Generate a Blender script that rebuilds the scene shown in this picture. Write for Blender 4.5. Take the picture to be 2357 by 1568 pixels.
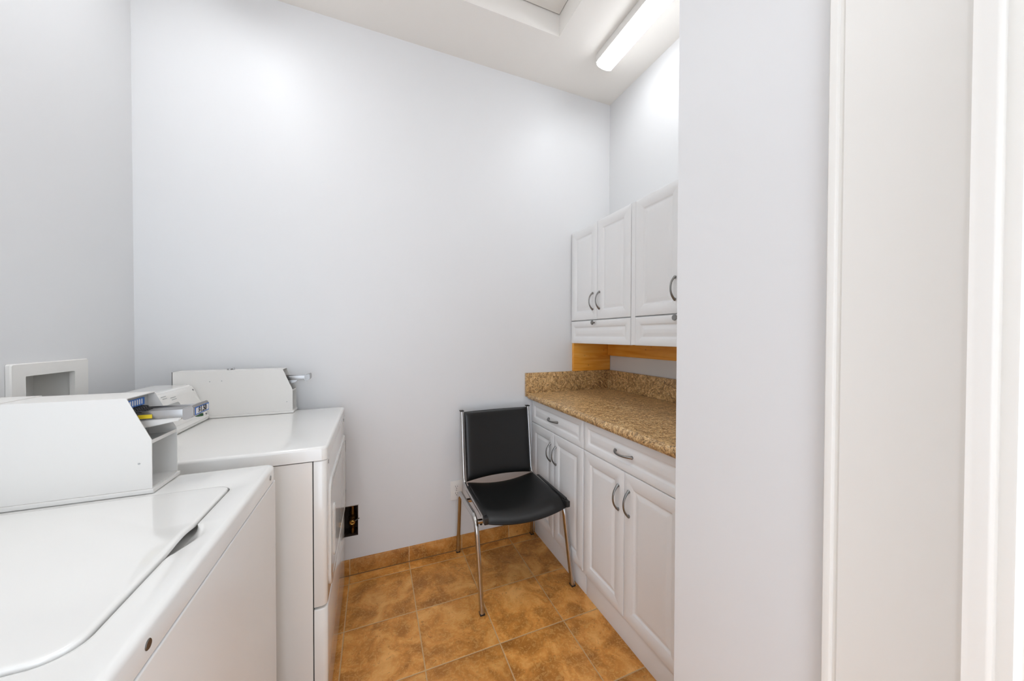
import bpy, bmesh, math, random
from mathutils import Vector, Matrix

for o in list(bpy.data.objects): bpy.data.objects.remove(o)
S = bpy.context.scene
COL = S.collection
random.seed(4)

# ---------------------------------------------------------------- camera
cam_d = bpy.data.cameras.new('camera')
cam = bpy.data.objects.new('camera', cam_d); COL.objects.link(cam)
cam_d.sensor_width = 36; cam_d.sensor_fit = 'HORIZONTAL'
cam_d.lens = 778.07 / 2357 * 36
cam_d.clip_start = 0.02
YAW, PIT, ROL = 0.38517726, -0.01266527, 0.00227275
f = Vector((math.sin(YAW)*math.cos(PIT), math.cos(YAW)*math.cos(PIT), math.sin(PIT)))
r0 = Vector((math.cos(YAW), -math.sin(YAW), 0)); u0 = r0.cross(f)
r = r0*math.cos(ROL) + u0*math.sin(ROL); u = -r0*math.sin(ROL) + u0*math.cos(ROL)
cam.matrix_world = Matrix(((r.x, u.x, -f.x, 0), (r.y, u.y, -f.y, 0), (r.z, u.z, -f.z, 1.28), (0, 0, 0, 1)))
S.camera = cam

# ---------------------------------------------------------------- world, exposure
w = bpy.data.worlds.new('world'); S.world = w; w.use_nodes = True
w.node_tree.nodes['Background'].inputs[0].default_value = (.83, .925, 1.05, 1)
w.node_tree.nodes['Background'].inputs[1].default_value = 3.0
S.view_settings.view_transform = 'Standard'; S.view_settings.look = 'None'
S.view_settings.gamma = 1; S.view_settings.use_curve_mapping = False
S.view_settings.exposure = 0.24
LAMP = 14.0          # radiance of the fixtures' diffusers
# room: x -.975..1.555 (alcove), y ..1.99, ceiling 2.925; partition plane x = PX
XL, XR, YB, ZC = -.975, 1.555, 1.99, 2.925
PX, PE, YF = .72, .647, -1.35

# ---------------------------------------------------------------- materials
def mat(name, col, rough=.5, metal=0, coat=0, spec=.5, emit=None, es=0):
    m = bpy.data.materials.new(name); m.use_nodes = True
    b = m.node_tree.nodes['Principled BSDF']
    b.inputs['Base Color'].default_value = (*col, 1)
    b.inputs['Roughness'].default_value = rough
    b.inputs['Metallic'].default_value = metal
    b.inputs['Specular IOR Level'].default_value = spec
    b.inputs['Coat Weight'].default_value = coat
    b.inputs['Coat Roughness'].default_value = .08
    if emit:
        b.inputs['Emission Color'].default_value = (*emit, 1); b.inputs['Emission Strength'].default_value = es
    return m
def nodes(m): return m.node_tree.nodes, m.node_tree.links, m.node_tree.nodes['Principled BSDF']
def add_bump(m, scale, strength, dist=.002, detail=3):
    n, l, b = nodes(m)
    tc = n.new('ShaderNodeTexCoord'); t = n.new('ShaderNodeTexNoise'); t.inputs['Scale'].default_value = scale
    t.inputs['Detail'].default_value = detail
    bp = n.new('ShaderNodeBump'); bp.inputs['Strength'].default_value = strength; bp.inputs['Distance'].default_value = dist
    l.new(tc.outputs['Object'], t.inputs['Vector']); l.new(t.outputs['Fac'], bp.inputs['Height']); l.new(bp.outputs['Normal'], b.inputs['Normal'])
    return m
def ramp(n, stops):
    rr = n.new('ShaderNodeValToRGB'); e = rr.color_ramp.elements
    while len(e) < len(stops): e.new(.5)
    for i, (p, c) in enumerate(stops): e[i].position = p; e[i].color = (*c, 1) if len(c) == 3 else c
    return rr

M_WALL = add_bump(mat('lavender grey wall paint', (.775, .775, .775), .42, spec=.4), 9, .12, .004)
M_CEIL = add_bump(mat('warm white ceiling paint', (.92, .89, .84), .7), 7, .1, .004)
M_TRIM = add_bump(mat('white gloss trim paint', (.83, .81, .765), .36), 14, .12, .003)
M_EN = mat('white enamel', (.86, .845, .81), .2, coat=.7)
M_ENW = mat('white washer enamel', (.86, .845, .815), .32, coat=.15)
M_EN2 = mat('white powder coated sheet', (.80, .78, .745), .38)
M_FOIL = mat('white thermofoil', (.90, .90, .895), .38)
M_GAP = mat('dark seam', (.03, .03, .03), .8)
M_GREY = mat('grey sheet metal', (.42, .43, .42), .45)
M_CHR = mat('chrome', (.52, .51, .50), .13, 1)
M_SLD = mat('worn chrome slide', (.33, .32, .31), .25, 1)
M_NIC = mat('brushed nickel', (.27, .265, .255), .3, 1)
M_BLK = mat('black vinyl', (.007, .007, .007), .34, spec=.45)
add_bump(M_BLK, 160, .12, .001)
M_PLB = mat('black plastic', (.015, .015, .015), .4)
M_PLW = mat('white plastic', (.86, .84, .80), .35)
M_BLU = mat('blue label', (.03, .16, .55), .4)
M_LBW = mat('white label', (.8, .8, .82), .4)
M_INK = mat('black ink', (.02, .02, .02), .5)
M_YEL = mat('yellow sticker', (.75, .55, .02), .4)
M_GRN = mat('dark green plastic', (.02, .09, .03), .4)
M_COP = mat('copper screw', (.45, .2, .09), .3, 1)
M_BRS = mat('tarnished brass', (.16, .09, .03), .35, 1)
M_BRY = mat('bright brass', (.8, .5, .12), .25, 1)
M_HOLE = add_bump(mat('dark wall cavity', (.035, .02, .012), .8), 30, .5, .01)
M_STEEL = mat('galvanised steel', (.5, .5, .5), .35, 1)

def mixrgb(n, l, fac, a, b, mode='MIX'):
    x = n.new('ShaderNodeMix'); x.data_type = 'RGBA'; x.blend_type = mode
    for s, v in ((0, fac), (6, a), (7, b)):
        if hasattr(v, 'links'): l.new(v, x.inputs[s])
        elif s == 0: x.inputs[0].default_value = v
        else: x.inputs[s].default_value = (*v, 1)
    return x.outputs[2]
def mth(n, l, op, a, b=None):
    x = n.new('ShaderNodeMath'); x.operation = op
    for i, v in enumerate((a, b)):
        if v is None: continue
        if hasattr(v, 'links'): l.new(v, x.inputs[i])
        else: x.inputs[i].default_value = v
    return x.outputs[0]

def tile_material(name, px, py, ox, oy, vertical=False):
    """glazed terracotta-look tiles with thin grout, world aligned"""
    m = mat(name, (.5, .25, .08), .38, spec=.4); n, l, b = nodes(m)
    g = n.new('ShaderNodeNewGeometry'); sp = n.new('ShaderNodeSeparateXYZ'); l.new(g.outputs['Position'], sp.inputs[0])
    def cell(c, p, off):
        t = mth(n, l, 'DIVIDE', mth(n, l, 'SUBTRACT', c, off), p)
        fl = mth(n, l, 'FLOOR', t); fr = mth(n, l, 'SUBTRACT', t, fl)
        d = mth(n, l, 'MULTIPLY', mth(n, l, 'MINIMUM', fr, mth(n, l, 'SUBTRACT', 1.0, fr)), p)
        return fl, d
    ix, dx = cell(sp.outputs[0], px, ox)
    if vertical: iy, dy = ix, None; d = dx
    else:
        iy, dy = cell(sp.outputs[1], py, oy); d = mth(n, l, 'MINIMUM', dx, dy)
    cb = n.new('ShaderNodeCombineXYZ'); l.new(ix, cb.inputs[0]); l.new(iy, cb.inputs[1])
    wn = n.new('ShaderNodeTexWhiteNoise'); l.new(cb.outputs[0], wn.inputs['Vector'])
    ofs = n.new('ShaderNodeVectorMath'); ofs.operation = 'MULTIPLY_ADD'; l.new(wn.outputs['Color'], ofs.inputs[0])
    ofs.inputs[1].default_value = (7, 7, 7); l.new(g.outputs['Position'], ofs.inputs[2])
    def noise(s, det, dist=0, rg=.5):
        t = n.new('ShaderNodeTexNoise'); t.inputs['Scale'].default_value = s; t.inputs['Detail'].default_value = det
        t.inputs['Distortion'].default_value = dist; t.inputs['Roughness'].default_value = rg
        l.new(ofs.outputs[0], t.inputs['Vector']); return t.outputs['Fac']
    r1 = ramp(n, [(.28, (.36, .135, .022)), (.42, (.53, .21, .038)), (.54, (.74, .31, .064)), (.68, (.92, .47, .14))])
    l.new(noise(9, 5, .6, .55), r1.inputs[0])
    r2 = ramp(n, [(.50, (0, 0, 0)), (.60, (1, 1, 1))]); l.new(noise(46, 4, 2.2, .6), r2.inputs[0])
    c = mixrgb(n, l, mth(n, l, 'MULTIPLY', r2.outputs[0], .35), r1.outputs[0], (.88, .52, .17))
    r3 = ramp(n, [(.62, (0, 0, 0)), (.72, (1, 1, 1))]); l.new(noise(60, 3, 1.5, .5), r3.inputs[0])
    c = mixrgb(n, l, mth(n, l, 'MULTIPLY', r3.outputs[0], .45), c, (.24, .085, .018))
    tone = mth(n, l, 'ADD', mth(n, l, 'MULTIPLY', wn.outputs['Value'], .22), .66 if vertical else .86)  # vertical: darker tone, the baseboard's shade put into the colour
    cc = n.new('ShaderNodeCombineColor')
    for i in range(3): l.new(tone, cc.inputs[i])
    c = mixrgb(n, l, 1.0, c, cc.outputs[0], 'MULTIPLY')
    gr = mth(n, l, 'LESS_THAN', d, .0022)
    c = mixrgb(n, l, gr, c, (.62, .40, .20)); l.new(c, b.inputs['Base Color'])
    l.new(mth(n, l, 'ADD', mth(n, l, 'MULTIPLY', gr, .4), .36), b.inputs['Roughness'])
    h = mth(n, l, 'MINIMUM', mth(n, l, 'DIVIDE', d, .005), 1.0)
    h = mth(n, l, 'ADD', h, mth(n, l, 'MULTIPLY', noise(30, 4, 1.0), .5))
    bp = n.new('ShaderNodeBump'); bp.inputs['Strength'].default_value = .5; bp.inputs['Distance'].default_value = .0022
    l.new(h, bp.inputs['Height']); l.new(bp.outputs['Normal'], b.inputs['Normal'])
    return m
M_TILE = tile_material('terracotta floor tile', .3035, .3025, .176, 1.912)
M_BASE_SHADED = tile_material('terracotta base tile with painted shade', .3035, .3025, .176, 0, True)  # same tile as the floor, shade painted into its tone

def laminate():
    m = mat('brown flecked laminate', (.3, .2, .1), .33, spec=.5); n, l, b = nodes(m)
    g = n.new('ShaderNodeNewGeometry')
    def tex(scale, det, dist, rg, loc=(0, 0, 0)):
        mp = n.new('ShaderNodeMapping'); mp.inputs['Location'].default_value = loc; l.new(g.outputs['Position'], mp.inputs[0])
        t = n.new('ShaderNodeTexNoise'); t.inputs['Scale'].default_value = scale; t.inputs['Detail'].default_value = det
        t.inputs['Distortion'].default_value = dist; t.inputs['Roughness'].default_value = rg; l.new(mp.outputs[0], t.inputs[0]); return t.outputs['Fac']
    r1 = ramp(n, [(.36, (.24, .13, .05)), (.46, (.47, .27, .11)), (.56, (.69, .43, .185)), (.68, (.90, .65, .35))])
    l.new(tex(22, 5, 3.2, .65), r1.inputs[0])
    r2 = ramp(n, [(.38, (1, 1, 1)), (.46, (0, 0, 0))]); l.new(tex(40, 3, 5.0, .5, (3, 1, 2)), r2.inputs[0])
    c = mixrgb(n, l, mth(n, l, 'MULTIPLY', r2.outputs[0], .75), r1.outputs[0], (.10, .065, .035))
    r3 = ramp(n, [(.58, (0, 0, 0)), (.64, (1, 1, 1))]); l.new(tex(36, 3, 6.0, .5, (5, 6, 1)), r3.inputs[0])
    c = mixrgb(n, l, mth(n, l, 'MULTIPLY', r3.outputs[0], .7), c, (.90, .70, .38))
    l.new(c, b.inputs['Base Color']); return m
M_LAM = laminate()

def pine():
    m = mat('varnished pine', (.6, .3, .05), .4); n, l, b = nodes(m)
    g = n.new('ShaderNodeTexCoord'); mp = n.new('ShaderNodeMapping'); l.new(g.outputs['UV'], mp.inputs[0])
    mp.inputs['Scale'].default_value = (1.2, 14, 1)
    t = n.new('ShaderNodeTexNoise'); t.inputs['Scale'].default_value = 2.0; t.inputs['Detail'].default_value = 4; t.inputs['Distortion'].default_value = 1.2
    l.new(mp.outputs[0], t.inputs[0])
    rr = ramp(n, [(.3, (.80, .30, .025)), (.5, (.92, .40, .05)), (.7, (.97, .50, .10))]); l.new(t.outputs['Fac'], rr.inputs[0])
    v = n.new('ShaderNodeTexVoronoi'); v.inputs['Scale'].default_value = 14; l.new(g.outputs['UV'], v.inputs[0])
    kn = ramp(n, [(.0, (1, 1, 1)), (.09, (0, 0, 0))]); l.new(v.outputs['Distance'], kn.inputs[0])
    c = mixrgb(n, l, mth(n, l, 'MULTIPLY', kn.outputs[0], .7), rr.outputs[0], (.16, .06, .01))
    l.new(c, b.inputs['Base Color']); return m
M_PINE = pine()

# ---------------------------------------------------------------- helpers
def B(): return bmesh.new()
def merge(dst, src):
    me = bpy.data.meshes.new('tmp'); src.to_mesh(me); src.free(); dst.from_mesh(me); bpy.data.meshes.remove(me)
def box(bm, x0, x1, y0, y1, z0, z1, bev=0, seg=2):
    t = B(); bmesh.ops.create_cube(t, size=1)
    for v in t.verts: v.co = Vector(((x0+x1)/2 + v.co.x*(x1-x0), (y0+y1)/2 + v.co.y*(y1-y0), (z0+z1)/2 + v.co.z*(z1-z0)))
    if bev: bmesh.ops.bevel(t, geom=t.edges[:], offset=bev, segments=seg, affect='EDGES', profile=.6)
    merge(bm, t); return bm
def prism(bm, pts, a, b, axis=1, bev=0, seg=2):
    """extrude polygon pts (the two other coordinates) along axis from a to b"""
    t = B()
    def mk(p, c):
        q = list(p); q.insert(axis, c); return t.verts.new(q)
    A = [mk(p, a) for p in pts]; C = [mk(p, b) for p in pts]; n = len(pts)
    t.faces.new(A); t.faces.new(C[::-1])
    for i in range(n): t.faces.new((A[i], C[i], C[(i+1) % n], A[(i+1) % n]))
    bmesh.ops.recalc_face_normals(t, faces=t.faces[:])
    if bev: bmesh.ops.bevel(t, geom=t.edges[:], offset=bev, segments=seg, affect='EDGES')
    merge(bm, t); return bm
def cyl(bm, c, axis, rad, h, n=24, bev=0, r2=None):
    t = B(); bmesh.ops.create_cone(t, cap_ends=True, segments=n, radius1=rad, radius2=rad if r2 is None else r2, depth=h)
    if bev: bmesh.ops.bevel(t, geom=[e for e in t.edges if len(e.link_faces) == 2 and e.calc_face_angle(0) > .8], offset=bev, segments=2, affect='EDGES')
    q = Vector((0, 0, 1)).rotation_difference(Vector(axis).normalized())
    bmesh.ops.rotate(t, verts=t.verts, cent=(0, 0, 0), matrix=q.to_matrix()); bmesh.ops.translate(t, verts=t.verts, vec=Vector(c))
    merge(bm, t); return bm
def fillet(P, R, n=8):
    P = [Vector(p) for p in P]; out = [P[0]]
    for i in range(1, len(P)-1):
        a, b, c = P[i-1], P[i], P[i+1]; u1 = (a-b).normalized(); u2 = (c-b).normalized()
        rr = R[i-1] if isinstance(R, (list, tuple)) else R
        ang = u1.angle(u2); d = min(rr/math.tan(ang/2), (a-b).length*.49, (c-b).length*.49)
        p0 = b+u1*d; p2 = b+u2*d
        for k in range(n+1):
            s = k/n; out.append(p0*(1-s)**2 + b*2*s*(1-s) + p2*s*s)
    out.append(P[-1]); return out
def sweep(bm, path, ra, rb=None, n=14, up=(1, 0, 0), sq=2.0, prof=None):
    """tube of superellipse section: ra along `up`-ish side axis, rb across"""
    rb = rb or ra; path = [Vector(p) for p in path]; rings = []
    for i, p in enumerate(path):
        t = (path[min(i+1, len(path)-1)] - path[max(i-1, 0)]).normalized()
        a = Vector(up) - t*t.dot(Vector(up)); a.normalize(); b = t.cross(a)
        k = prof(i/(len(path)-1)) if prof else 1
        ring = []
        for j in range(n):
            th = 2*math.pi*j/n; c, s = math.cos(th), math.sin(th)
            e = 2/sq
            ring.append(bm.verts.new(p + a*ra*k*math.copysign(abs(c)**e, c) + b*rb*k*math.copysign(abs(s)**e, s)))
        rings.append(ring)
    for A, C in zip(rings, rings[1:]):
        for j in range(n): bm.faces.new((A[j], A[(j+1) % n], C[(j+1) % n], C[j]))
    bm.faces.new(rings[0][::-1]); bm.faces.new(rings[-1]); return bm
def rrect(x0, x1, y0, y1, rad, n=8):
    """rounded rectangle, anticlockwise; rad = (x1y0, x1y1, x0y1, x0y0) or one number"""
    R = rad if isinstance(rad, (tuple, list)) else (rad,)*4; out = []
    for (cx, cy, a0, rr) in ((x1-R[0], y0+R[0], -90, R[0]), (x1-R[1], y1-R[1], 0, R[1]), (x0+R[2], y1-R[2], 90, R[2]), (x0+R[3], y0+R[3], 180, R[3])):
        for k in range(n+1):
            a = math.radians(a0 + 90*k/n); out.append((cx+rr*math.cos(a), cy+rr*math.sin(a)))
    return out
def loft(bm, loops, cap0=True, cap1=True):
    R = [[bm.verts.new(p) for p in L] for L in loops]; n = len(R[0])
    for A, C in zip(R, R[1:]):
        for j in range(n): bm.faces.new((A[j], A[(j+1) % n], C[(j+1) % n], C[j]))
    if cap0: bm.faces.new(R[0][::-1])
    if cap1: bm.faces.new(R[-1])
    return bm
def obj(name, bm, m, parent=None, sharp=38, wn=False, uvbox=False):
    if len(bm.faces) > 60: bmesh.ops.remove_doubles(bm, verts=bm.verts[:], dist=1e-6)
    bmesh.ops.recalc_face_normals(bm, faces=bm.faces[:])
    org = Vector((0, 0, 0)); p = parent
    while p is not None: org += p.location; p = p.parent
    for v in bm.verts: v.co -= org
    for e in bm.edges: e.smooth = len(e.link_faces) == 2 and e.calc_face_angle(0) <= math.radians(sharp)
    for fc in bm.faces: fc.smooth = True
    if uvbox:
        uv = bm.loops.layers.uv.new('UVMap')
        ext = [max(v.co[i] for v in bm.verts)-min(v.co[i] for v in bm.verts) for i in range(3)]; la = ext.index(max(ext))
        oth = [i for i in range(3) if i != la]
        for fc in bm.faces:
            for lp in fc.loops: lp[uv].uv = (lp.vert.co[la], lp.vert.co[oth[0]] + lp.vert.co[oth[1]])
    me = bpy.data.meshes.new(name); bm.to_mesh(me); bm.free(); me.materials.append(m)
    o = bpy.data.objects.new(name, me); COL.objects.link(o); o.parent = parent
    if wn: o.modifiers.new('normals', 'WEIGHTED_NORMAL').keep_sharp = True
    return o
def thing(name, label, cat, loc=(0, 0, 0), group=None):
    o = bpy.data.objects.new(name, None); COL.objects.link(o); o.location = loc; o.empty_display_size = .05
    return tag(o, label, cat, group)
def tag(o, label, cat, group=None):
    o['label'] = label; o['category'] = cat
    if group: o['group'] = group
    return o
def struct(name, bm, m, parent=None, **k):
    o = obj(name, bm, m, parent, **k)
    if parent is None: o['kind'] = 'structure'
    return o
def slab_hole(bm, axis, c0, c1, a0, a1, b0, b1, hole=None):
    """slab perpendicular to axis between c0,c1; spans a,b (other two axes in order); optional rectangular hole ha0,ha1,hb0,hb1"""
    def bx(a, a2, b, b2):
        if a2-a < 1e-6 or b2-b < 1e-6: return
        lo = [a, b]; hi = [a2, b2]; lo.insert(axis, c0); hi.insert(axis, c1)
        box(bm, lo[0], hi[0], lo[1], hi[1], lo[2], hi[2])
    if hole is None: bx(a0, a1, b0, b1)
    else:
        h0, h1, k0, k1 = hole
        bx(a0, h0, b0, b1); bx(h1, a1, b0, b1); bx(h0, h1, b0, k0); bx(h0, h1, k1, b1)
    return bm

# ---------------------------------------------------------------- setting
struct('floor', box(B(), XL-.1, XR+.1, YF-.1, YB+.1, -.1, 0), M_TILE)
HX0, HX1, HY0, HY1 = .15, .942, .84, 1.644
struct('ceiling', slab_hole(B(), 2, ZC, ZC+.13, XL-.1, XR+.1, YF-.1, YB+.1, (HX0, HX1, HY0, HY1)), M_CEIL)
VB = (-.168, -.087, .205, .368)        # gas valve opening in the back wall
struct('wall_back', slab_hole(B(), 1, YB, YB+.12, XL-.1, XR+.1, 0, ZC, VB), M_WALL)
OB = (1.462, 1.668, .99, 1.165)        # washer supply box opening in the left wall
struct('wall_left', slab_hole(B(), 0, XL-.12, XL, YF-.1, YB, 0, ZC, OB), M_WALL)
struct('wall_right', box(B(), XR, XR+.1, PE-.1, YB, 0, ZC), M_WALL)
bm = B()                                # partition between alcove and doorway, L shaped
DY1 = .165                              # doorway edge towards the alcove
DY0 = DY1-.82
box(bm, PX, PX+.12, DY1, PE, 0, ZC); box(bm, PX+.12, XR, PE-.12, PE, 0, ZC)
box(bm, PX, PX+.12, YF, DY0, 0, ZC); box(bm, PX, PX+.12, DY0, DY1, 2.06, ZC)
struct('wall_partition', bm, M_WALL)
# wall behind the camera; its wide doorway is added, unseen, to let daylight in
struct('wall_front', slab_hole(B(), 1, YF-.1, YF, XL-.1, PX+.12, 0, ZC, (XL+.08, PX-.50, 0, 2.25)), M_WALL)
# baseboard of the same tile, with a rounded top edge
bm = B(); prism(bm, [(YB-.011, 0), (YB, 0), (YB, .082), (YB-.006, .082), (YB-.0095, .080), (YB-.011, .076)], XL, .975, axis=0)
bb = struct('baseboard_back', bm, M_BASE_SHADED)
struct('grout_shade_line', box(B(), XL, .975, YB-.0135, YB-.0105, 0, .0035), mat('brown grout with joint shade', (.22, .12, .05), .8), bb)  # dark strip at the baseboard foot: grout joint with shade put into its colour
# casing round the doorway : outer back band, flat board, inner bead
def casing_profile():
    return [(PX, .330), (PX-.015, .330), (PX-.0165, .3285), (PX-.0165, .320), (PX-.0155, .3185), (PX-.0115, .317), (PX-.0115, .313), (PX-.0140, .310),
            (PX-.0145, .188), (PX-.0165, .185), (PX-.0180, .182), (PX-.0172, .179), (PX-.0160, .176), (PX-.0160, .1645), (PX-.0145, .1620), (PX-.012, .160), (PX, .160)]
bm = B(); prism(bm, casing_profile(), 0, 2.2, axis=2)
w2 = DY0+DY1
prism(bm, [(x, w2-y) for x, y in casing_profile()][::-1], 0, 2.2, axis=2)
box(bm, PX-.02, PX, DY0-.10, DY1+.10, 2.07, 2.2)
struct('trim_1', bm, M_TRIM)
bm = B(); box(bm, PX, PX+.12, DY1-.018, DY1-.001, 0, 2.05, .002); box(bm, PX+.045, PX+.075, DY1-.03, DY1-.018, 0, 2.04, .003)
box(bm, PX, PX+.12, DY0+.001, DY0+.018, 0, 2.05, .002); box(bm, PX, PX+.12, DY0, DY1, 2.035, 2.055)
struct('trim_2', bm, M_TRIM)
# unseen door leaf, set wide open to admit added daylight from the side
bm = B(); box(bm, PX+.125, PX+.125+.78, DY0-.045, DY0-.007, .01, 2.03, .002)
struct('unseen_door_1', bm, M_TRIM)

# attic hatch panel lying in the shaft above the ceiling
bm = B(); box(bm, HX0+.004, HX1-.003, HY0+.004, HY1-.006, 3.040, 3.056, .002)
o = struct('hatch_panel', bm, M_CEIL); o.name = 'trim_3'
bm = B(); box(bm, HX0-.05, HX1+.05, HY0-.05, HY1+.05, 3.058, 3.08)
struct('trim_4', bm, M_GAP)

# ---------------------------------------------------------------- ceiling lights
def lens_material(k): return mat('lit diffuser', (.9, .9, .9), .4, emit=(.95, .985, 1.03), es=LAMP*k)
def light(x, y0, y1, label, lens):
    t = thing('ceiling_light', label, 'ceiling light', (x, (y0+y1)/2, ZC), 'linear ceiling lights')
    # housing: shallow tray
    obj('housing', box(B(), x-.058, x+.058, y0-.002, y1+.002, ZC-.044, ZC, .003), M_PLW, t)
    # wraparound diffuser, curved belly
    pts = []
    for k in range(17):
        a = math.pi*k/16; pts.append((x+.054*math.cos(a), ZC-.042-.030*math.sin(a)**.6))
    bm = B(); prism(bm, pts, y0+.004, y1-.004, axis=1)
    obj('diffuser', bm, lens, t, sharp=60)
    for s, yy in ((0, y0), (1, y1)):
        c = [(x+.0555*math.cos(math.pi*k/16), ZC-.042-.0315*math.sin(math.pi*k/16)**.6) for k in range(17)]
        bm = B(); prism(bm, c, yy-.002 if s else yy, yy if s else yy+.003, axis=1); obj('end_cap', bm, M_PLW, t)
light(1.258, .44, 1.665, 'long white ceiling light, lit, above the countertop by the right wall', lens_material(.8))
light(-.55, .44, 1.665, 'long white ceiling light, lit, above the laundry machines', lens_material(1.0))
light(.12, -1.1, -.1, 'added fill light shaped as a long ceiling light, unseen, behind the camera', lens_material(.6))  # unseen fixture added behind the camera as fill

# ---------------------------------------------------------------- raised-panel cabinet fronts (facing -X)
def front(bm, x, y0, y1, z0, z1, th=.018, border=.052, arch=0):
    """door or drawer front in plane x (face) .. x+th ; routed border and raised field"""
    def L(ins, dx, rad):
        return [(x+dx, a, b) for a, b in rrect(y0+ins, y1-ins, z0+ins, z1-ins, rad, 4)]
    bb = border; r = .004
    loops = [L(0, th, .001), L(0, .004, .001), L(.0012, .0012, .001), L(.004, 0, .001), L(bb, 0, r), L(bb+.002, .0016, r), L(bb+.006, .0055, r),
             L(bb+.009, .0062, r), L(bb+.013, .0055, r), L(bb+.024, .0018, r), L(bb+.029, .0010, r)]
    loft(bm, loops); return bm
def bow_handle(bm, x, y, z, span=.098, depth=.027, vertical=True):
    P = []
    for k in range(21):
        s = -1+2*k/20
        off = depth*(1-abs(s)**2.3)
        a = s*(span/2+.004)
        P.append((x-.0015-off, y, z+a) if vertical else (x-.0015-off, y+a, z))
    sweep(bm, P, .0052, .0040, n=12, up=(0, 1, 0) if vertical else (0, 0, 1), prof=lambda q: 1.25-.45*math.sin(math.pi*q))
    for s in (-1, 1):
        c = (x-.002, y, z+s*span/2) if vertical else (x-.002, y+s*span/2, z)
        cyl(bm, c, (1, 0, 0), .0062, .008, 16)
    return bm
def base_cabinet(ya, yb, label):
    """ya near, yb far"""
    t = thing('base_cabinet', label, 'cabinet', ((.945+1.53)/2, (ya+yb)/2, 0), 'white base cabinets under the countertop')
    bm = B(); box(bm, .964, 1.545, ya+.001, yb-.001, .095, .875)
    obj('body', bm, M_FOIL, t)
    obj('kick_board', box(B(), .966, .984, ya+.001, yb-.001, 0, .112, .001), M_FOIL, t)
    ym = (ya+yb)/2+.004
    d = obj('drawer', front(B(), .945, ya+.002, yb-.002, .7275, .872, border=.034), M_FOIL, t)
    obj('handle', bow_handle(B(), .945, (ya+yb)/2+.008, .798, vertical=False), M_NIC, d)
    for a, b, hy in ((ya+.002, ym-.0012, ym-.030), (ym+.0012, yb-.002, ym+.034)):
        dd = obj('door', front(B(), .945, a, b, .122, .7245), M_FOIL, t)
        obj('handle', bow_handle(B(), .945, hy, .606), M_NIC, dd)
    return t
base_cabinet(1.399, 1.983, 'white base cabinet in the far corner, behind the black chair')
base_cabinet(.806, 1.395, 'white base cabinet nearer the doorway, right of the black chair')
bm = B(); box(bm, .966, .984, PE, .804, 0, .875); o = obj('cabinet_filler', bm, M_FOIL)
tag(o, 'plain white filler panel between base cabinet and partition wall', 'panel')

def wall_cabinet(ya, yb, label, knob_y):
    t = thing('wall_cabinet', label, 'cabinet', (1.4, (ya+yb)/2, 1.233), 'white wall cabinets above the countertop')
    obj('body', box(B(), 1.260, 1.528, ya, yb, 1.236, 1.974, .001), M_FOIL, t)
    ym = (ya+yb)/2+.002
    d = obj('drawer', front(B(), 1.240, ya+.001, yb-.001, 1.234, 1.379, border=.036), M_FOIL, t)
    k = B(); cyl(k, (1.234, knob_y, 1.364), (1, 0, 0), .0045, .014, 16); cyl(k, (1.222, knob_y, 1.364), (1, 0, 0), .0125, .006, 24, .0015, .0145)
    obj('knob', k, M_NIC, d)
    for a, b, hy in ((ya+.001, ym-.0015, ym-.026), (ym+.0015, yb-.001, ym+.040)):
        dd = obj('door', front(B(), 1.240, a, b, 1.384, 1.975), M_FOIL, t)
        obj('handle', bow_handle(B(), 1.240, hy, 1.496), M_NIC, dd)
    return t
wall_cabinet(1.409, 1.985, 'white wall cabinet in the corner with both doors in view', 1.722)
wall_cabinet(.790, 1.376, 'white wall cabinet cut off by the partition, one door in view', 1.112)
o = obj('cabinet_filler', box(B(), 1.244, 1.528, 1.378, 1.407, 1.236, 1.972), M_FOIL)
tag(o, 'narrow white filler strip between the two wall cabinets', 'filler strip')

# ---------------------------------------------------------------- countertop with backsplashes
ct = thing('countertop', 'brown flecked laminate countertop with low backsplash on white base cabinets', 'countertop', (1.2, 1.3, .876))
nose = [(1.53, .914), (.925, .914)]
for k in range(1, 9):
    a = math.pi/2*k/8; nose.append((.925-.019*math.sin(a)-.0, .914-.019*(1-math.cos(a))))
nose += [(.906, .892), (.908, .884), (.913, .879), (.920, .877), (.95, .877), (.95, .8755), (1.53, .8755)]
bm = B(); prism(bm, nose, PE+.001, 1.966, axis=1); obj('worktop', bm, M_LAM, ct, sharp=50)
bm = B(); box(bm, .897, 1.555, 1.967, YB, .893, 1.043, .0025); obj('backsplash', bm, M_LAM, ct)
bm = B(); box(bm, 1.531, 1.555, PE+.001, 1.967, .914, 1.043, .0025); obj('backsplash', bm, M_LAM, ct)

# pine boards
o = obj('pine_board', box(B(), 1.251, 1.552, YB-.022, YB, 1.0435, 1.234, .0015), M_PINE, uvbox=True)
tag(o, 'upright varnished pine board in the corner between backsplash and wall cabinet', 'board')
o = obj('pine_rail', box(B(), 1.530, 1.555, PE, YB-.023, 1.146, 1.974, .0015), M_PINE, uvbox=True)
tag(o, 'horizontal varnished pine rail along the right wall under the wall cabinets', 'board')

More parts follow.
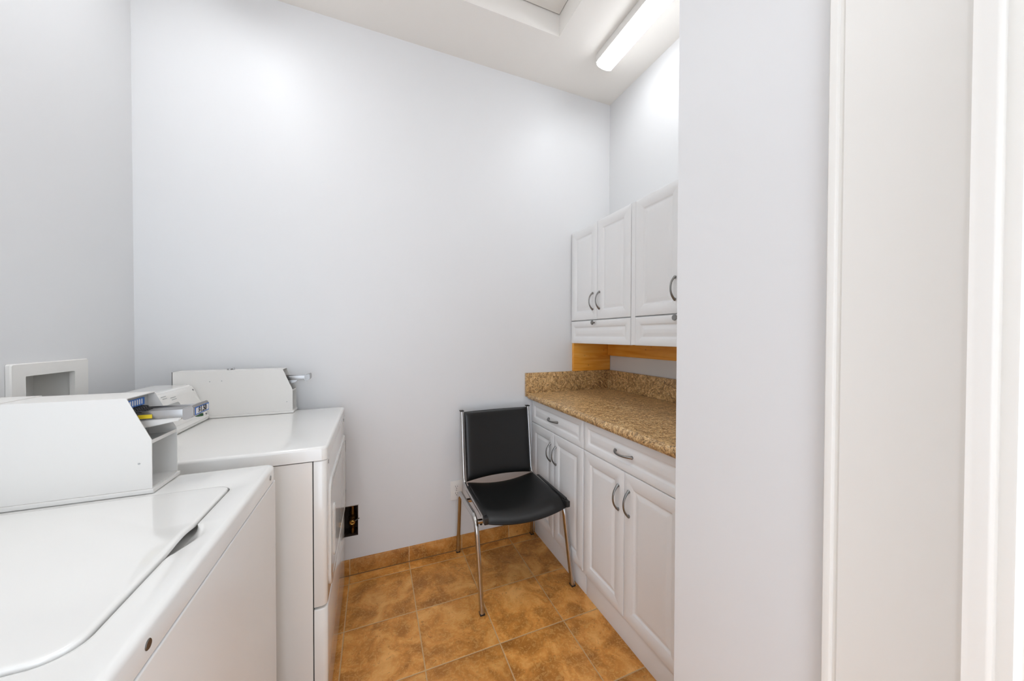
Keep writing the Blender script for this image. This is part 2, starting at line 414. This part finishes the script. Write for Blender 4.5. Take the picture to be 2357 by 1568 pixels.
# ---------------------------------------------------------------- chair
ch = thing('stacking_chair', 'black vinyl stacking chair with chrome frame against the back wall', 'chair', (.69, 1.72, 0))
def cushion(fn, nu=40, nv=40, th=.016, pu=10, pv=10):
    """fn(u,v)->(centre point, normal) u,v in -1..1"""
    bm = B(); G = {}
    us = [math.sin(math.pi/2*(-1+2*i/nu)) for i in range(nu+1)]; vs = [math.sin(math.pi/2*(-1+2*j/nv)) for j in range(nv+1)]
    for s in (1, -1):
        for i, uu in enumerate(us):
            for j, vv in enumerate(vs):
                c, nrm = fn(uu, vv)
                k = max(0, 1-abs(uu)**pu)**.5 * max(0, 1-abs(vv)**pv)**.5
                G[s, i, j] = bm.verts.new(Vector(c) + Vector(nrm)*th*k*s)
        for i in range(nu):
            for j in range(nv): bm.faces.new((G[s, i, j], G[s, i+1, j], G[s, i+1, j+1], G[s, i, j+1]))
    return bm
def seat_fn(uu, vv):
    y = 1.655-vv*.200 if vv < 0 else 1.655-vv*.192         # v=-1 rear .. 1 front
    x = .6825+.209*uu + .006*vv*(uu)
    sag = .030*(1-uu*uu)
    z = .452-.010*(1+vv)*.5 - sag*(1.0-.25*(1+vv)*.5) - .020*max(0, (vv-.62)/.38)**2
    y -= (.018*(1-uu*uu))*max(0, vv)**2
    return (x, y, z), (0, 0, 1)
obj('seat', cushion(seat_fn), M_BLK, ch, sharp=80)
def back_fn(uu, vv):                                          # v=-1 bottom .. 1 top
    z = .652+.191*vv; yc = 1.874+.030*vv+.012*(1-uu*uu)
    cx = .672+.004*vv*0; hw = .1985
    zz = z + .012*(1-uu*uu)*max(0, -vv)**2
    return (cx+hw*uu, yc, zz), (0, -1, .16)
obj('backrest', cushion(back_fn, th=.017), M_BLK, ch, sharp=80)
for s, (xp, xf) in enumerate(((.4635, .468), (.881, .897))):
    P = fillet([(xp, 1.915, .848), (xp, 1.862, .447), (xf, 1.475, .436)], .06)
    obj('back_post', sweep(B(), P, .0085, .0125, sq=3), M_CHR, ch)
    bm = B(); box(bm, xf-.0105, xf+.0105, 1.455, 1.486, .421, .451, .003); box(bm, xf-.008, xf+.008, 1.48, 1.80, .446, .458, .003)
    obj('rail_cap', bm, M_PLB, ch)
    bm = B(); box(bm, xp-.011, xp+.011, 1.902, 1.930, .845, .850, .001); obj('post_cap', bm, M_PLB, ch)
for xt, xb in ((.441, .453), (.915, .938)):
    def xx(z): return xb+(xt-xb)*z/.4
    # inverted U side frame: front leg half and rear leg half meet at mid rail
    ym = 1.69
    P = fillet([(xb, 1.479, .005), (xt, 1.535, .418), (xt, ym, .408)], .085)
    obj('leg', sweep(B(), P, .0105, .0130, sq=3.2), M_CHR, ch)
    P = fillet([(xt, ym, .408), (xt, 1.868, .400), (xb, 1.966, .005)], .05)
    obj('leg', sweep(B(), P, .0105, .0130, sq=3.2), M_CHR, ch)
    for yy in (1.479, 1.966): obj('foot_cap', box(B(), xb-.011, xb+.011, yy-.0135, yy+.0135, 0, .007, .001), M_PLB, ch)
for yy, zz in ((1.565, .383), (1.80, .378)):
    bm = B(); sweep(bm, [(.452, yy, zz), (.68, yy, zz-.003), (.911, yy, zz)], .008, .011, sq=3, up=(0, 1, 0)); obj('cross_bar', bm, M_CHR, ch)
for xq in (.475, .895): obj('bumper', cyl(B(), (xq, 1.565, .369), (0, 0, 1), .006, .008), M_PLB, ch)

# ---------------------------------------------------------------- wall socket
so = thing('wall_outlet', 'white duplex wall outlet on the back wall beside the chair', 'outlet', (.449, YB, .36))
obj('plate', box(B(), .4125, .4855, YB-.006, YB, .302, .418, .003, 3), M_PLW, so)
for zz in (.340, .380):
    bm = B(); loft(bm, [[(a, YB-.0055, b) for a, b in rrect(.4325, .4655, zz-.0145, zz+.0145, .009)], [(a, YB-.0085, b) for a, b in rrect(.4325, .4655, zz-.0145, zz+.0145, .009)]])
    rc = obj('receptacle', bm, M_PLW, so)
    bm = B(); box(bm, .4425, .4445, YB-.0090, YB-.0084, zz-.001, zz+.008); box(bm, .4535, .4555, YB-.0090, YB-.0084, zz, zz+.007); cyl(bm, (.449, YB-.0087, zz-.007), (0, 1, 0), .0024, .0006, 12)
    obj('slots', bm, M_GAP, rc)
bm = B(); cyl(bm, (.449, YB-.0063, .360), (0, 1, 0), .0035, .0012, 12); obj('screw', bm, M_STEEL, so)

# ---------------------------------------------------------------- gas valve in its rough opening
gv = thing('gas_valve', 'brass gas valve in a rough dark opening low on the back wall', 'valve', (-.12, YB+.04, .205))
bm = B(); x0, x1, z0, z1 = VB
box(bm, x0, x1, YB+.085, YB+.09, z0, z1); box(bm, x0, x0+.003, YB+.002, YB+.09, z0, z1); box(bm, x1-.003, x1, YB+.002, YB+.09, z0, z1)
box(bm, x0, x1, YB+.002, YB+.09, z1-.003, z1); box(bm, x0, x1, YB+.002, YB+.09, z0, z0+.003)
obj('cavity', bm, M_HOLE, gv)
bm = B(); cyl(bm, (-.115, YB+.035, .335), (0, 0, 1), .013, .06, 20, .002); cyl(bm, (-.115, YB+.035, .306), (0, 0, 1), .017, .014, 6)
cyl(bm, (-.115, YB+.030, .282), (0, 0, 1), .021, .042, 20, .004); cyl(bm, (-.115, YB+.030, .250), (0, 0, 1), .016, .020, 6); cyl(bm, (-.115, YB+.030, .224), (0, 0, 1), .013, .034, 20, .003)
cyl(bm, (-.115, YB+.008, .282), (0, 1, 0), .015, .03, 20, .002)
obj('valve_body', bm, M_BRS, gv)
bm = B(); t = B(); 
for k in range(24):
    pass
t.free()
P = [(-.115+.0085*math.cos(a), YB-.008, .282+.0085*math.sin(a)) for a in [2*math.pi*k/24 for k in range(25)]]
sweep(bm, P, .0024, n=8, up=(0, 1, 0)); obj('packing_nut', bm, M_BRY, gv)
bm = B(); sweep(bm, [(-.100, YB-.004, .288), (-.092, YB-.006, .294), (-.080, YB-.010, .300)], .0045, .0025, n=10, up=(0, 1, 0)); obj('lever', bm, M_STEEL, gv)
# ragged metal flashing round the opening
bm = B(); box(bm, x0-.004, x1+.003, YB-.001, YB, z1, z1+.003); box(bm, x1, x1+.002, YB-.001, YB, .30, z1+.003)
obj('escutcheon', bm, M_STEEL, gv)

# ---------------------------------------------------------------- washer supply box in the left wall
ob = thing('laundry_supply_box', 'white recessed laundry supply box in the left wall behind the washer', 'wall box', (XL, 1.57, .95))
bm = B()
def XY(x, L): return [(x, a, b) for a, b in L]
O = rrect(1.430, 1.712, .950, 1.196, .006, 4); I0 = rrect(1.474, 1.652, 1.0, 1.157, .003, 4); I1 = rrect(1.466, 1.664, .994, 1.161, .003, 4)
loft(bm, [XY(XL+.0005, O), XY(XL+.009, O), XY(XL+.012, [(1.571+(a-1.571)*.985, 1.073+(b-1.073)*.98) for a, b in O]), XY(XL+.012, I0), XY(XL-.002, I0), XY(XL-.002, I1), XY(XL-.095, I1)], cap0=False)
obj('box_frame', bm, M_PLW, ob, sharp=30)

# ---------------------------------------------------------------- machines
def top_panel(bm, x0, x1, y0, y1, z0, z1, rad=.02, edge=.008, hole=None, n=8, notch=None):
    """appliance top with rounded vertical corners and rolled top edge; hole = inner loop (same point count)"""
    def L(i, z): return [(a, b, z) for a, b in rrect(x0+i, x1-i, y0+i, y1-i, max(rad-i, .002), n)]
    loops = [L(0, z0), L(0, z1-edge), L(edge*.1, z1-edge*.6), L(edge*.35, z1-edge*.25), L(edge*.75, z1-edge*.04), L(edge*1.2, z1)]
    if hole is None: loft(bm, loops); return bm
    loops += hole
    loft(bm, loops, cap0=False, cap1=True); return bm
def screw_dimple(x, y, z, ax, r=.006):
    bm = B(); cyl(bm, (x, y, z), ax, r, .002, 20, .0006); return bm

def coin_box(parent, xb, xt, xs, xf, ya, yb, z0, zs, zt, price=False, holes=()):
    """folded sheet coin meter case: near plate ya, far plate yb; top runs to xt, slopes xt->xs (zt->zs), front plate at xf=xs"""
    e = .002
    prof = [(xb, z0), (xf, z0), (xf, zs), (xt, zt), (xb, zt)]
    def wall(bm, y): prism(bm, prof, y, y+e, axis=1)
    bm = B(); wall(bm, ya); wall(bm, yb-e)
    # rounded fold at the top edges
    r = .005
    tp = [(ya, zt-r)] + [(ya+r-r*math.cos(a), zt-r+r*math.sin(a)) for a in [math.pi/2*k/5 for k in range(1, 6)]] + [(yb-r+r*math.sin(a), zt-r+r*math.cos(a)) for a in [math.pi/2*k/5 for k in range(0, 6)]]
    tp += [(yb-e, zt-r), (yb-r, zt-e), (ya+r, zt-e), (ya+e, zt-r)]
    t = B(); prism(t, tp, xb, xt+.001, axis=0); merge(bm, t)
    box(bm, xb, xb+e, ya, yb, z0, zt)                                   # rear plate
    box(bm, xf-.142, xf-.140, ya+e, yb-e, z0, zs-.012)                  # vault plate, set well back
    box(bm, xf-.14, xf-.001, ya+e, yb-e, z0, z0+.002)                   # floor of the open front
    box(bm, xf-.003, xf-.001, ya+e, yb-e, zs-.009, zs-.001)             # lip
    cb = obj('coin_box', bm, M_EN2, parent, sharp=30)
    obj('base_flange', box(B(), xb-.004, xf+.004, ya-.004, yb+.004, z0-.010, z0-.0005, .0015), M_EN2, cb)
    # inner bulkhead and tray
    xi = xt-.012
    obj('bulkhead', box(B(), xi-.002, xi, ya+e, yb-e, z0, zt-.003), M_GREY, cb)
    bm = B(); box(bm, xi, xf-.005, ya+e, yb-e, zs-.010, zs-.008); obj('tray', bm, M_GREY, cb)
    ys0, ys1 = ya+.026, yb-.012; zc = zt-.040
    L = .105 if price else .10
    # chrome slide: grooved tongue and drop-nose handle
    bm = B(); box(bm, xi, xt+L-.012, ys0, ys1, zc-.004, zc+.002, .001)
    box(bm, xi, xt+L-.012, ys0-.001, ys0+.004, zc-.016, zc+.004, .001); box(bm, xi, xt+L-.012, ys1-.004, ys1+.001, zc-.016, zc+.004, .001)
    prism(bm, [(xt+L-.016, zc+.006), (xt+L-.004, zc+.009), (xt+L+.004, zc+.012), (xt+L+.007, zc+.006), (xt+L+.007, zc-.012), (xt+L+.002, zc-.018), (xt+L-.008, zc-.022), (xt+L-.016, zc-.022)], ys0-.004, ys1+.004, axis=1, bev=.0015)
    obj('coin_slide', bm, M_SLD, cb)
    # fixed lower housing of the slide
    bm = B(); prism(bm, [(xi, zc-.018), (xt+.085 if price else xt+.055, zc-.014), (xt+.080 if price else xt+.05, zc-.024), (xt+.02, zc-.036), (xi, zc-.040)], ys0+.004, ys1-.004, axis=1, bev=.002)
    obj('slide_housing', bm, M_EN2 if price else M_STEEL, cb)
    if price:
        bm = B(); box(bm, xi, xi+.0015, ya+.010, yb-.020, zc+.012, zc+.030, 0); lb = obj('instruction_label', bm, M_BLU, cb)
        bm = B()
        for k in range(8):
            y = ya+.016+k*.0085
            t = B(); loft(t, [[(xi+.0014, a, b) for a, b in rrect(y, y+.0042, zc+.0145, zc+.0275, .002, 3)], [(xi+.0020, a, b) for a, b in rrect(y, y+.0042, zc+.0145, zc+.0275, .002, 3)]]); merge(bm, t)
        obj('label_print', bm, M_LBW, cb)
        bm = B()
        for k in range(8):
            y = ya+.018+k*.0085
            sweep(bm, fillet([(xi, y, zc+.010), (xi+.013, y, zc+.009), (xi+.014, y, zc+.004), (xi+.022, y, zc+.002)], .003, 4), .0022, .0016, n=8, up=(0, 1, 0), sq=3)
        obj('coin_fingers', bm, M_PLB, cb)
        bm = B(); box(bm, xi+.020, xi+.045, ys0-.0022, ys0-.0014, zc-.013, zc-.004); obj('sticker', bm, M_YEL, cb)
        bm = B(); box(bm, xt+L+.0071, xt+L+.0076, ys0+.000, ys1+.002, zc-.013, zc+.006); obj('price_label', bm, M_BLU, cb)
        bm = B(); box(bm, xt+L+.0076, xt+L+.0079, ys0+.003, ys1-.001, zc-.0105, zc+.0035); obj('price_panel', bm, M_LBW, cb)
        cu = bpy.data.curves.new('price', 'FONT'); cu.body = '$1.50'; cu.size = .0195; cu.extrude = .0002; cu.offset = .0007; cu.align_x = 'CENTER'; cu.align_y = 'CENTER'
        to = bpy.data.objects.new('tmp', cu); COL.objects.link(to); bpy.context.view_layer.update()
        me = bpy.data.meshes.new_from_object(to.evaluated_get(bpy.context.evaluated_depsgraph_get())); bpy.data.objects.remove(to)
        bt = B(); bt.from_mesh(me)
        for v in bt.verts:
            a, b, c = v.co; v.co = Vector((xt+L+.0081+c, (ys0+ys1)/2+.001 + a, zc-.0035+b))
        obj('price_text', bt, M_INK, cb)
        bm = B(); cyl(bm, (xt+L-.008, ys1-.010, zc-.024), (0, 0, 1), .008, .006, 20); obj('slide_lock', bm, M_GRN, cb)
    for hx, hz in holes:
        bm = B(); cyl(bm, (hx, ya-.0004, hz), (0, 1, 0), .0022, .001, 12); obj('rivet', bm, M_STEEL, cb)
    return cb

# --- washing machine
WX0, WX1, WY0, WY1 = -.93, -.265, .464, 1.152
ws = thing('washing_machine', 'white coin-operated top-loading washer nearest the camera', 'washing machine', ((WX0+WX1)/2, (WY0+WY1)/2, 0), 'coin-operated laundry machines')
bm = B()
loft(bm, [[(a, b, z) for a, b in rrect(WX0+.004, WX1-.004, WY0+.004, WY1-.004, (.018, .018, .01, .01))] for z in (.015, .868)])
obj('cabinet_body', bm, M_EN, ws)
for a in (WX0+.06, WX1-.06):
    for b in (WY0+.06, WY1-.06): obj('foot', cyl(B(), (a, b, .0085), (0, 0, 1), .02, .017), M_PLB, ws)
# top with lid opening and finger scoop on the front edge
LX0, LX1, LY0, LY1 = -.845, -.322, .540, 1.022
n = 40
def lidloop(i, bulge=0):
    R = (.14-i, .030-i*.5, .03, .03)
    pts = []
    raw = rrect(LX0+i, LX1-i, LY0+i, LY1-i, R, n)
    # resample straight front edge so the notch has points to bend
    return raw
def resample(L, m):
    L = L + [L[0]]; ds = [0]
    for a, b in zip(L, L[1:]): ds.append(ds[-1]+math.hypot(b[0]-a[0], b[1]-a[1]))
    out = []; k = 0
    for i in range(m):
        d = ds[-1]*i/m
        while ds[k+1] < d: k += 1
        s = (d-ds[k])/max(1e-9, ds[k+1]-ds[k]); out.append((L[k][0]*(1-s)+L[k+1][0]*s, L[k][1]*(1-s)+L[k+1][1]*s))
    return out
NP = 360
NY0, NY1 = .722, .838
def bump(y):
    s = (y-NY0)/(NY1-NY0)
    if s <= 0 or s >= 1: return 0
    return (math.sin(math.pi*min(1, s*1.0)**1.35))**1.2
def scoop(L, amt): return [(x+(amt*bump(y) if x > LX1-.03 else 0), y) for x, y in L]
def start_align(A, Bp):
    # rotate B so that index 0 is nearest to A[0]
    k = min(range(len(Bp)), key=lambda i: (Bp[i][0]-A[0][0])**2+(Bp[i][1]-A[0][1])**2); return Bp[k:]+Bp[:k]
def angular(L, m, c=(-.58, .80)):
    """m points of loop L at evenly spaced polar angles about c (so nested loops correspond)"""
    Ls = L+[L[0]]; out = []
    for i in range(m):
        t = 2*math.pi*i/m; d = (math.cos(t), math.sin(t)); best = None
        for a, b in zip(Ls, Ls[1:]):
            ex, ey = b[0]-a[0], b[1]-a[1]; den = d[0]*ey-d[1]*ex
            if abs(den) < 1e-12: continue
            q = ((a[0]-c[0])*ey-(a[1]-c[1])*ex)/den; s = ((a[0]-c[0])*d[1]-(a[1]-c[1])*d[0])/den
            if q > 0 and -1e-6 <= s <= 1+1e-6: best = q if best is None else min(best, q)
        out.append((c[0]+d[0]*best, c[1]+d[1]*best))
    return out
def Z(L, z): return [(a, b, z) for a, b in L]
edge = .010; zt = .914
outer = []
for i, z in ((0, .873), (0, zt-edge), (edge*.12, zt-edge*.55), (edge*.4, zt-edge*.2), (edge*.8, zt-edge*.03), (edge*1.3, zt)):
    outer.append(Z(angular(rrect(WX0+i, WX1-i, WY0+i, WY1-i, .022-i, 8), NP), z))
ins = angular(rrect(LX0, LX1, LY0, LY1, (.036, .030, .03, .03), 12), NP)
ins1 = angular(rrect(LX0-.009, LX1+.008, LY0-.008, LY1+.009, (.042, .036, .034, .034), 12), NP)
inner = [Z(scoop(ins1, .022), zt), Z(scoop(ins, .021), zt-.0030), Z(scoop(ins, .016), zt-.006), Z(scoop(ins, .004), zt-.014), Z([(x-.004*(x > -.58), y) for x, y in ins], zt-.020)]
bm = B(); loft(bm, outer+inner, cap0=False, cap1=True)
obj('top_panel', bm, M_EN, ws, sharp=50)
ld = angular(rrect(LX0+.003, LX1-.0035, LY0+.003, LY1-.0035, (.033, .027, .03, .03), 12), NP)
def shr(L, i):
    return [(x+( -i*(x-(-.58))/max(.001, math.hypot(x+.58, y-.8))), y-i*(y-.8)/max(.001, math.hypot(x+.58, y-.8))) for x, y in L]
def up(L, z, lift=0): return [(x, y, z+lift*(bump(y) if x > LX1-.05 else 0)) for x, y in L]
bm = B(); loft(bm, [up(shr(ld, .006), zt-.010, .004), up(ld, zt-.007, .005), up(ld, zt-.0005, .003), up(shr(ld, .0016), zt+.0016, .003), up(shr(ld, .005), zt+.0024, .003), up(shr(ld, .010), zt+.0026, .002), up(shr(ld, .05), zt+.0026)])
obj('lid', bm, M_EN, ws, sharp=50)
# front panel with rolled sides
bm = B(); box(bm, WX1-.012, WX1+.000, WY0+.006, WY1-.006, .022, .869, .004, 3)
obj('front_panel', bm, M_ENW, ws, wn=True)
for yy in (.560, 1.096): obj('screw', screw_dimple(WX1+.0002, yy, .892, (1, 0, 0), .0065), M_NIC, ws)
# backguard behind the coin box
bm = B(); prism(bm, [(-.93, .915), (-.735, .915), (-.785, 1.06), (-.80, 1.068), (-.93, 1.066)], WY0+.01, 1.026, axis=1, bev=.006, seg=3)
obj('console', bm, M_EN, ws, wn=True)
cbw = coin_box(ws, -.92, -.522, -.479, -.479, 1.034, 1.143, .926, 1.038, 1.137, price=True, holes=((-.501, .986),))
obj('top_cover', box(B(), -.921, -.722, 1.033, 1.144, 1.137, 1.1385, .0004), M_EN2, cbw)

# --- dryer
DX0, DX1, EY0, EY1 = -.86, -.145, 1.255, 1.932
dr = thing('clothes_dryer', 'white coin-operated dryer in the corner beside the back wall', 'dryer', ((DX0+DX1)/2, (EY0+EY1)/2, 0), 'coin-operated laundry machines')
bm = B(); loft(bm, [[(a, b, z) for a, b in rrect(DX0+.004, -.190, EY0+.004, EY1-.004, .002)] for z in (.012, .868)])
obj('cabinet_body', bm, M_EN, dr)
for a in (DX0+.06, DX1-.08):
    for b in (EY0+.06, EY1-.06): obj('foot', cyl(B(), (a, b, .0085), (0, 0, 1), .02, .017), M_PLB, dr)
obj('seam', box(B(), -.190, -.187, EY0+.007, EY1-.007, .012, .868), M_GAP, dr)
bm = B(); top_panel(bm, DX0, DX1, EY0, EY1, .872, .916, .020, .009); obj('top_panel', bm, M_EN, dr, sharp=50)
def front_shell(z0, z1, x1=DX1-.003, rad=.016):
    def L(i, z): return [(a, b, z) for a, b in rrect(-.187, x1-i, EY0+.003+i, EY1-.003-i, (rad, rad, .001, .001), 8)]
    b = B(); loft(b, [L(.004, z0), L(.0012, z0+.0012), L(0, z0+.004), L(0, z1-.004), L(.0012, z1-.0012), L(.004, z1)]); return b
obj('front_panel', front_shell(.386, .870), M_EN, dr, sharp=50)
obj('lower_panel', front_shell(.012, .379), M_EN, dr, sharp=50)
# door, proud of the front, with rounded corners and a shallow grip
def L(i, x): return [(x, a, b) for a, b in rrect(1.300+i, 1.912-i, .402+i, .782-i, (.035, .035, .055, .055), 8)]
bm = B(); loft(bm, [L(0, DX1-.004), L(0, DX1+.001), L(.0015, DX1+.0028), L(.004, DX1+.0035), L(.022, DX1+.0035), L(.026, DX1+.002), L(.030, DX1+.002)])
dd = obj('door', bm, M_EN, dr, sharp=50)
def L(i, x): return [(x, a, b) for a, b in rrect(1.385+i, 1.425-i, .47+i, .66-i, .018-i*.5, 8)]
bm = B(); loft(bm, [L(0, DX1+.0015), L(0, DX1+.004), L(.002, DX1+.006), L(.006, DX1+.006), L(.010, DX1+.003)]); obj('grip', bm, M_EN, dd, sharp=50)
for z0, z1 in ((.690, .742), (.434, .486)):
    obj('hinge', box(B(), DX1-.002, DX1+.0042, 1.903, 1.9285, z0, z1, .001), M_NIC, dd)
for yy in (1.296, 1.903): obj('screw', screw_dimple(DX1-.0025, yy, .853, (1, 0, 0), .007), M_NIC, dr)
# console at the rear with sloping face, dial recess and vents
bm = B(); prism(bm, [(-.858, .917), (-.672, .917), (-.668, .925), (-.705, 1.012), (-.724, 1.060), (-.732, 1.068), (-.745, 1.071), (-.858, 1.071)], EY0+.012, 1.862, axis=1, bev=.006, seg=3)
cn = obj('console', bm, M_EN, dr, wn=True)
sl = Vector((-.705+.668, 0, 1.012-.925)).normalized()       # direction up the face
nm = Vector((sl.z, 0, -sl.x))
def face_pt(s, y, d=0): q = Vector((-.668, y, .925)) + sl*s + nm*d; return q
def plate(bm, s0, s1, y0, y1, d0, d1, rad=.003):
    loft(bm, [[tuple(face_pt(b, a, d0)) for a, b in rrect(y0, y1, s0, s1, rad, 5)], [tuple(face_pt(b, a, d1)) for a, b in rrect(y0, y1, s0, s1, rad, 5)]]); return bm
obj('face_plate', plate(B(), .022, .132, EY0+.03, 1.835, -.001, .0012, .006), M_EN2, cn)
obj('dial_recess', plate(B(), .066, .106, 1.615, 1.700, .0008, .0030, .008), M_GREY, cn)
for q, a, b in ((.138, 1.615, 1.645), (.130, 1.618, 1.645), (.126, 1.665, 1.70), (.118, 1.668, 1.70)):
    obj('printed_mark', plate(B(), q, q+.003, a, b, .001, .0022, .0012), M_GREY, cn)
for q in (.134, .020): obj('screw', cyl(B(), face_pt(q, 1.842, .001), nm, .0038, .003, 16), M_NIC, cn)
cbd = coin_box(dr, -.797, -.400, -.361, -.361, 1.864, 1.945, .927, 1.026, 1.124, holes=((-.670, 1.078), (-.628, 1.079), (-.384, .97)))
bm = B(); cyl(bm, (-.612, 1.905, 1.127), (0, 0, 1), .010, .006, 20, .001); box(bm, -.600, -.594, 1.900, 1.910, 1.124, 1.133, .001); obj('lock', bm, M_STEEL, cbd)
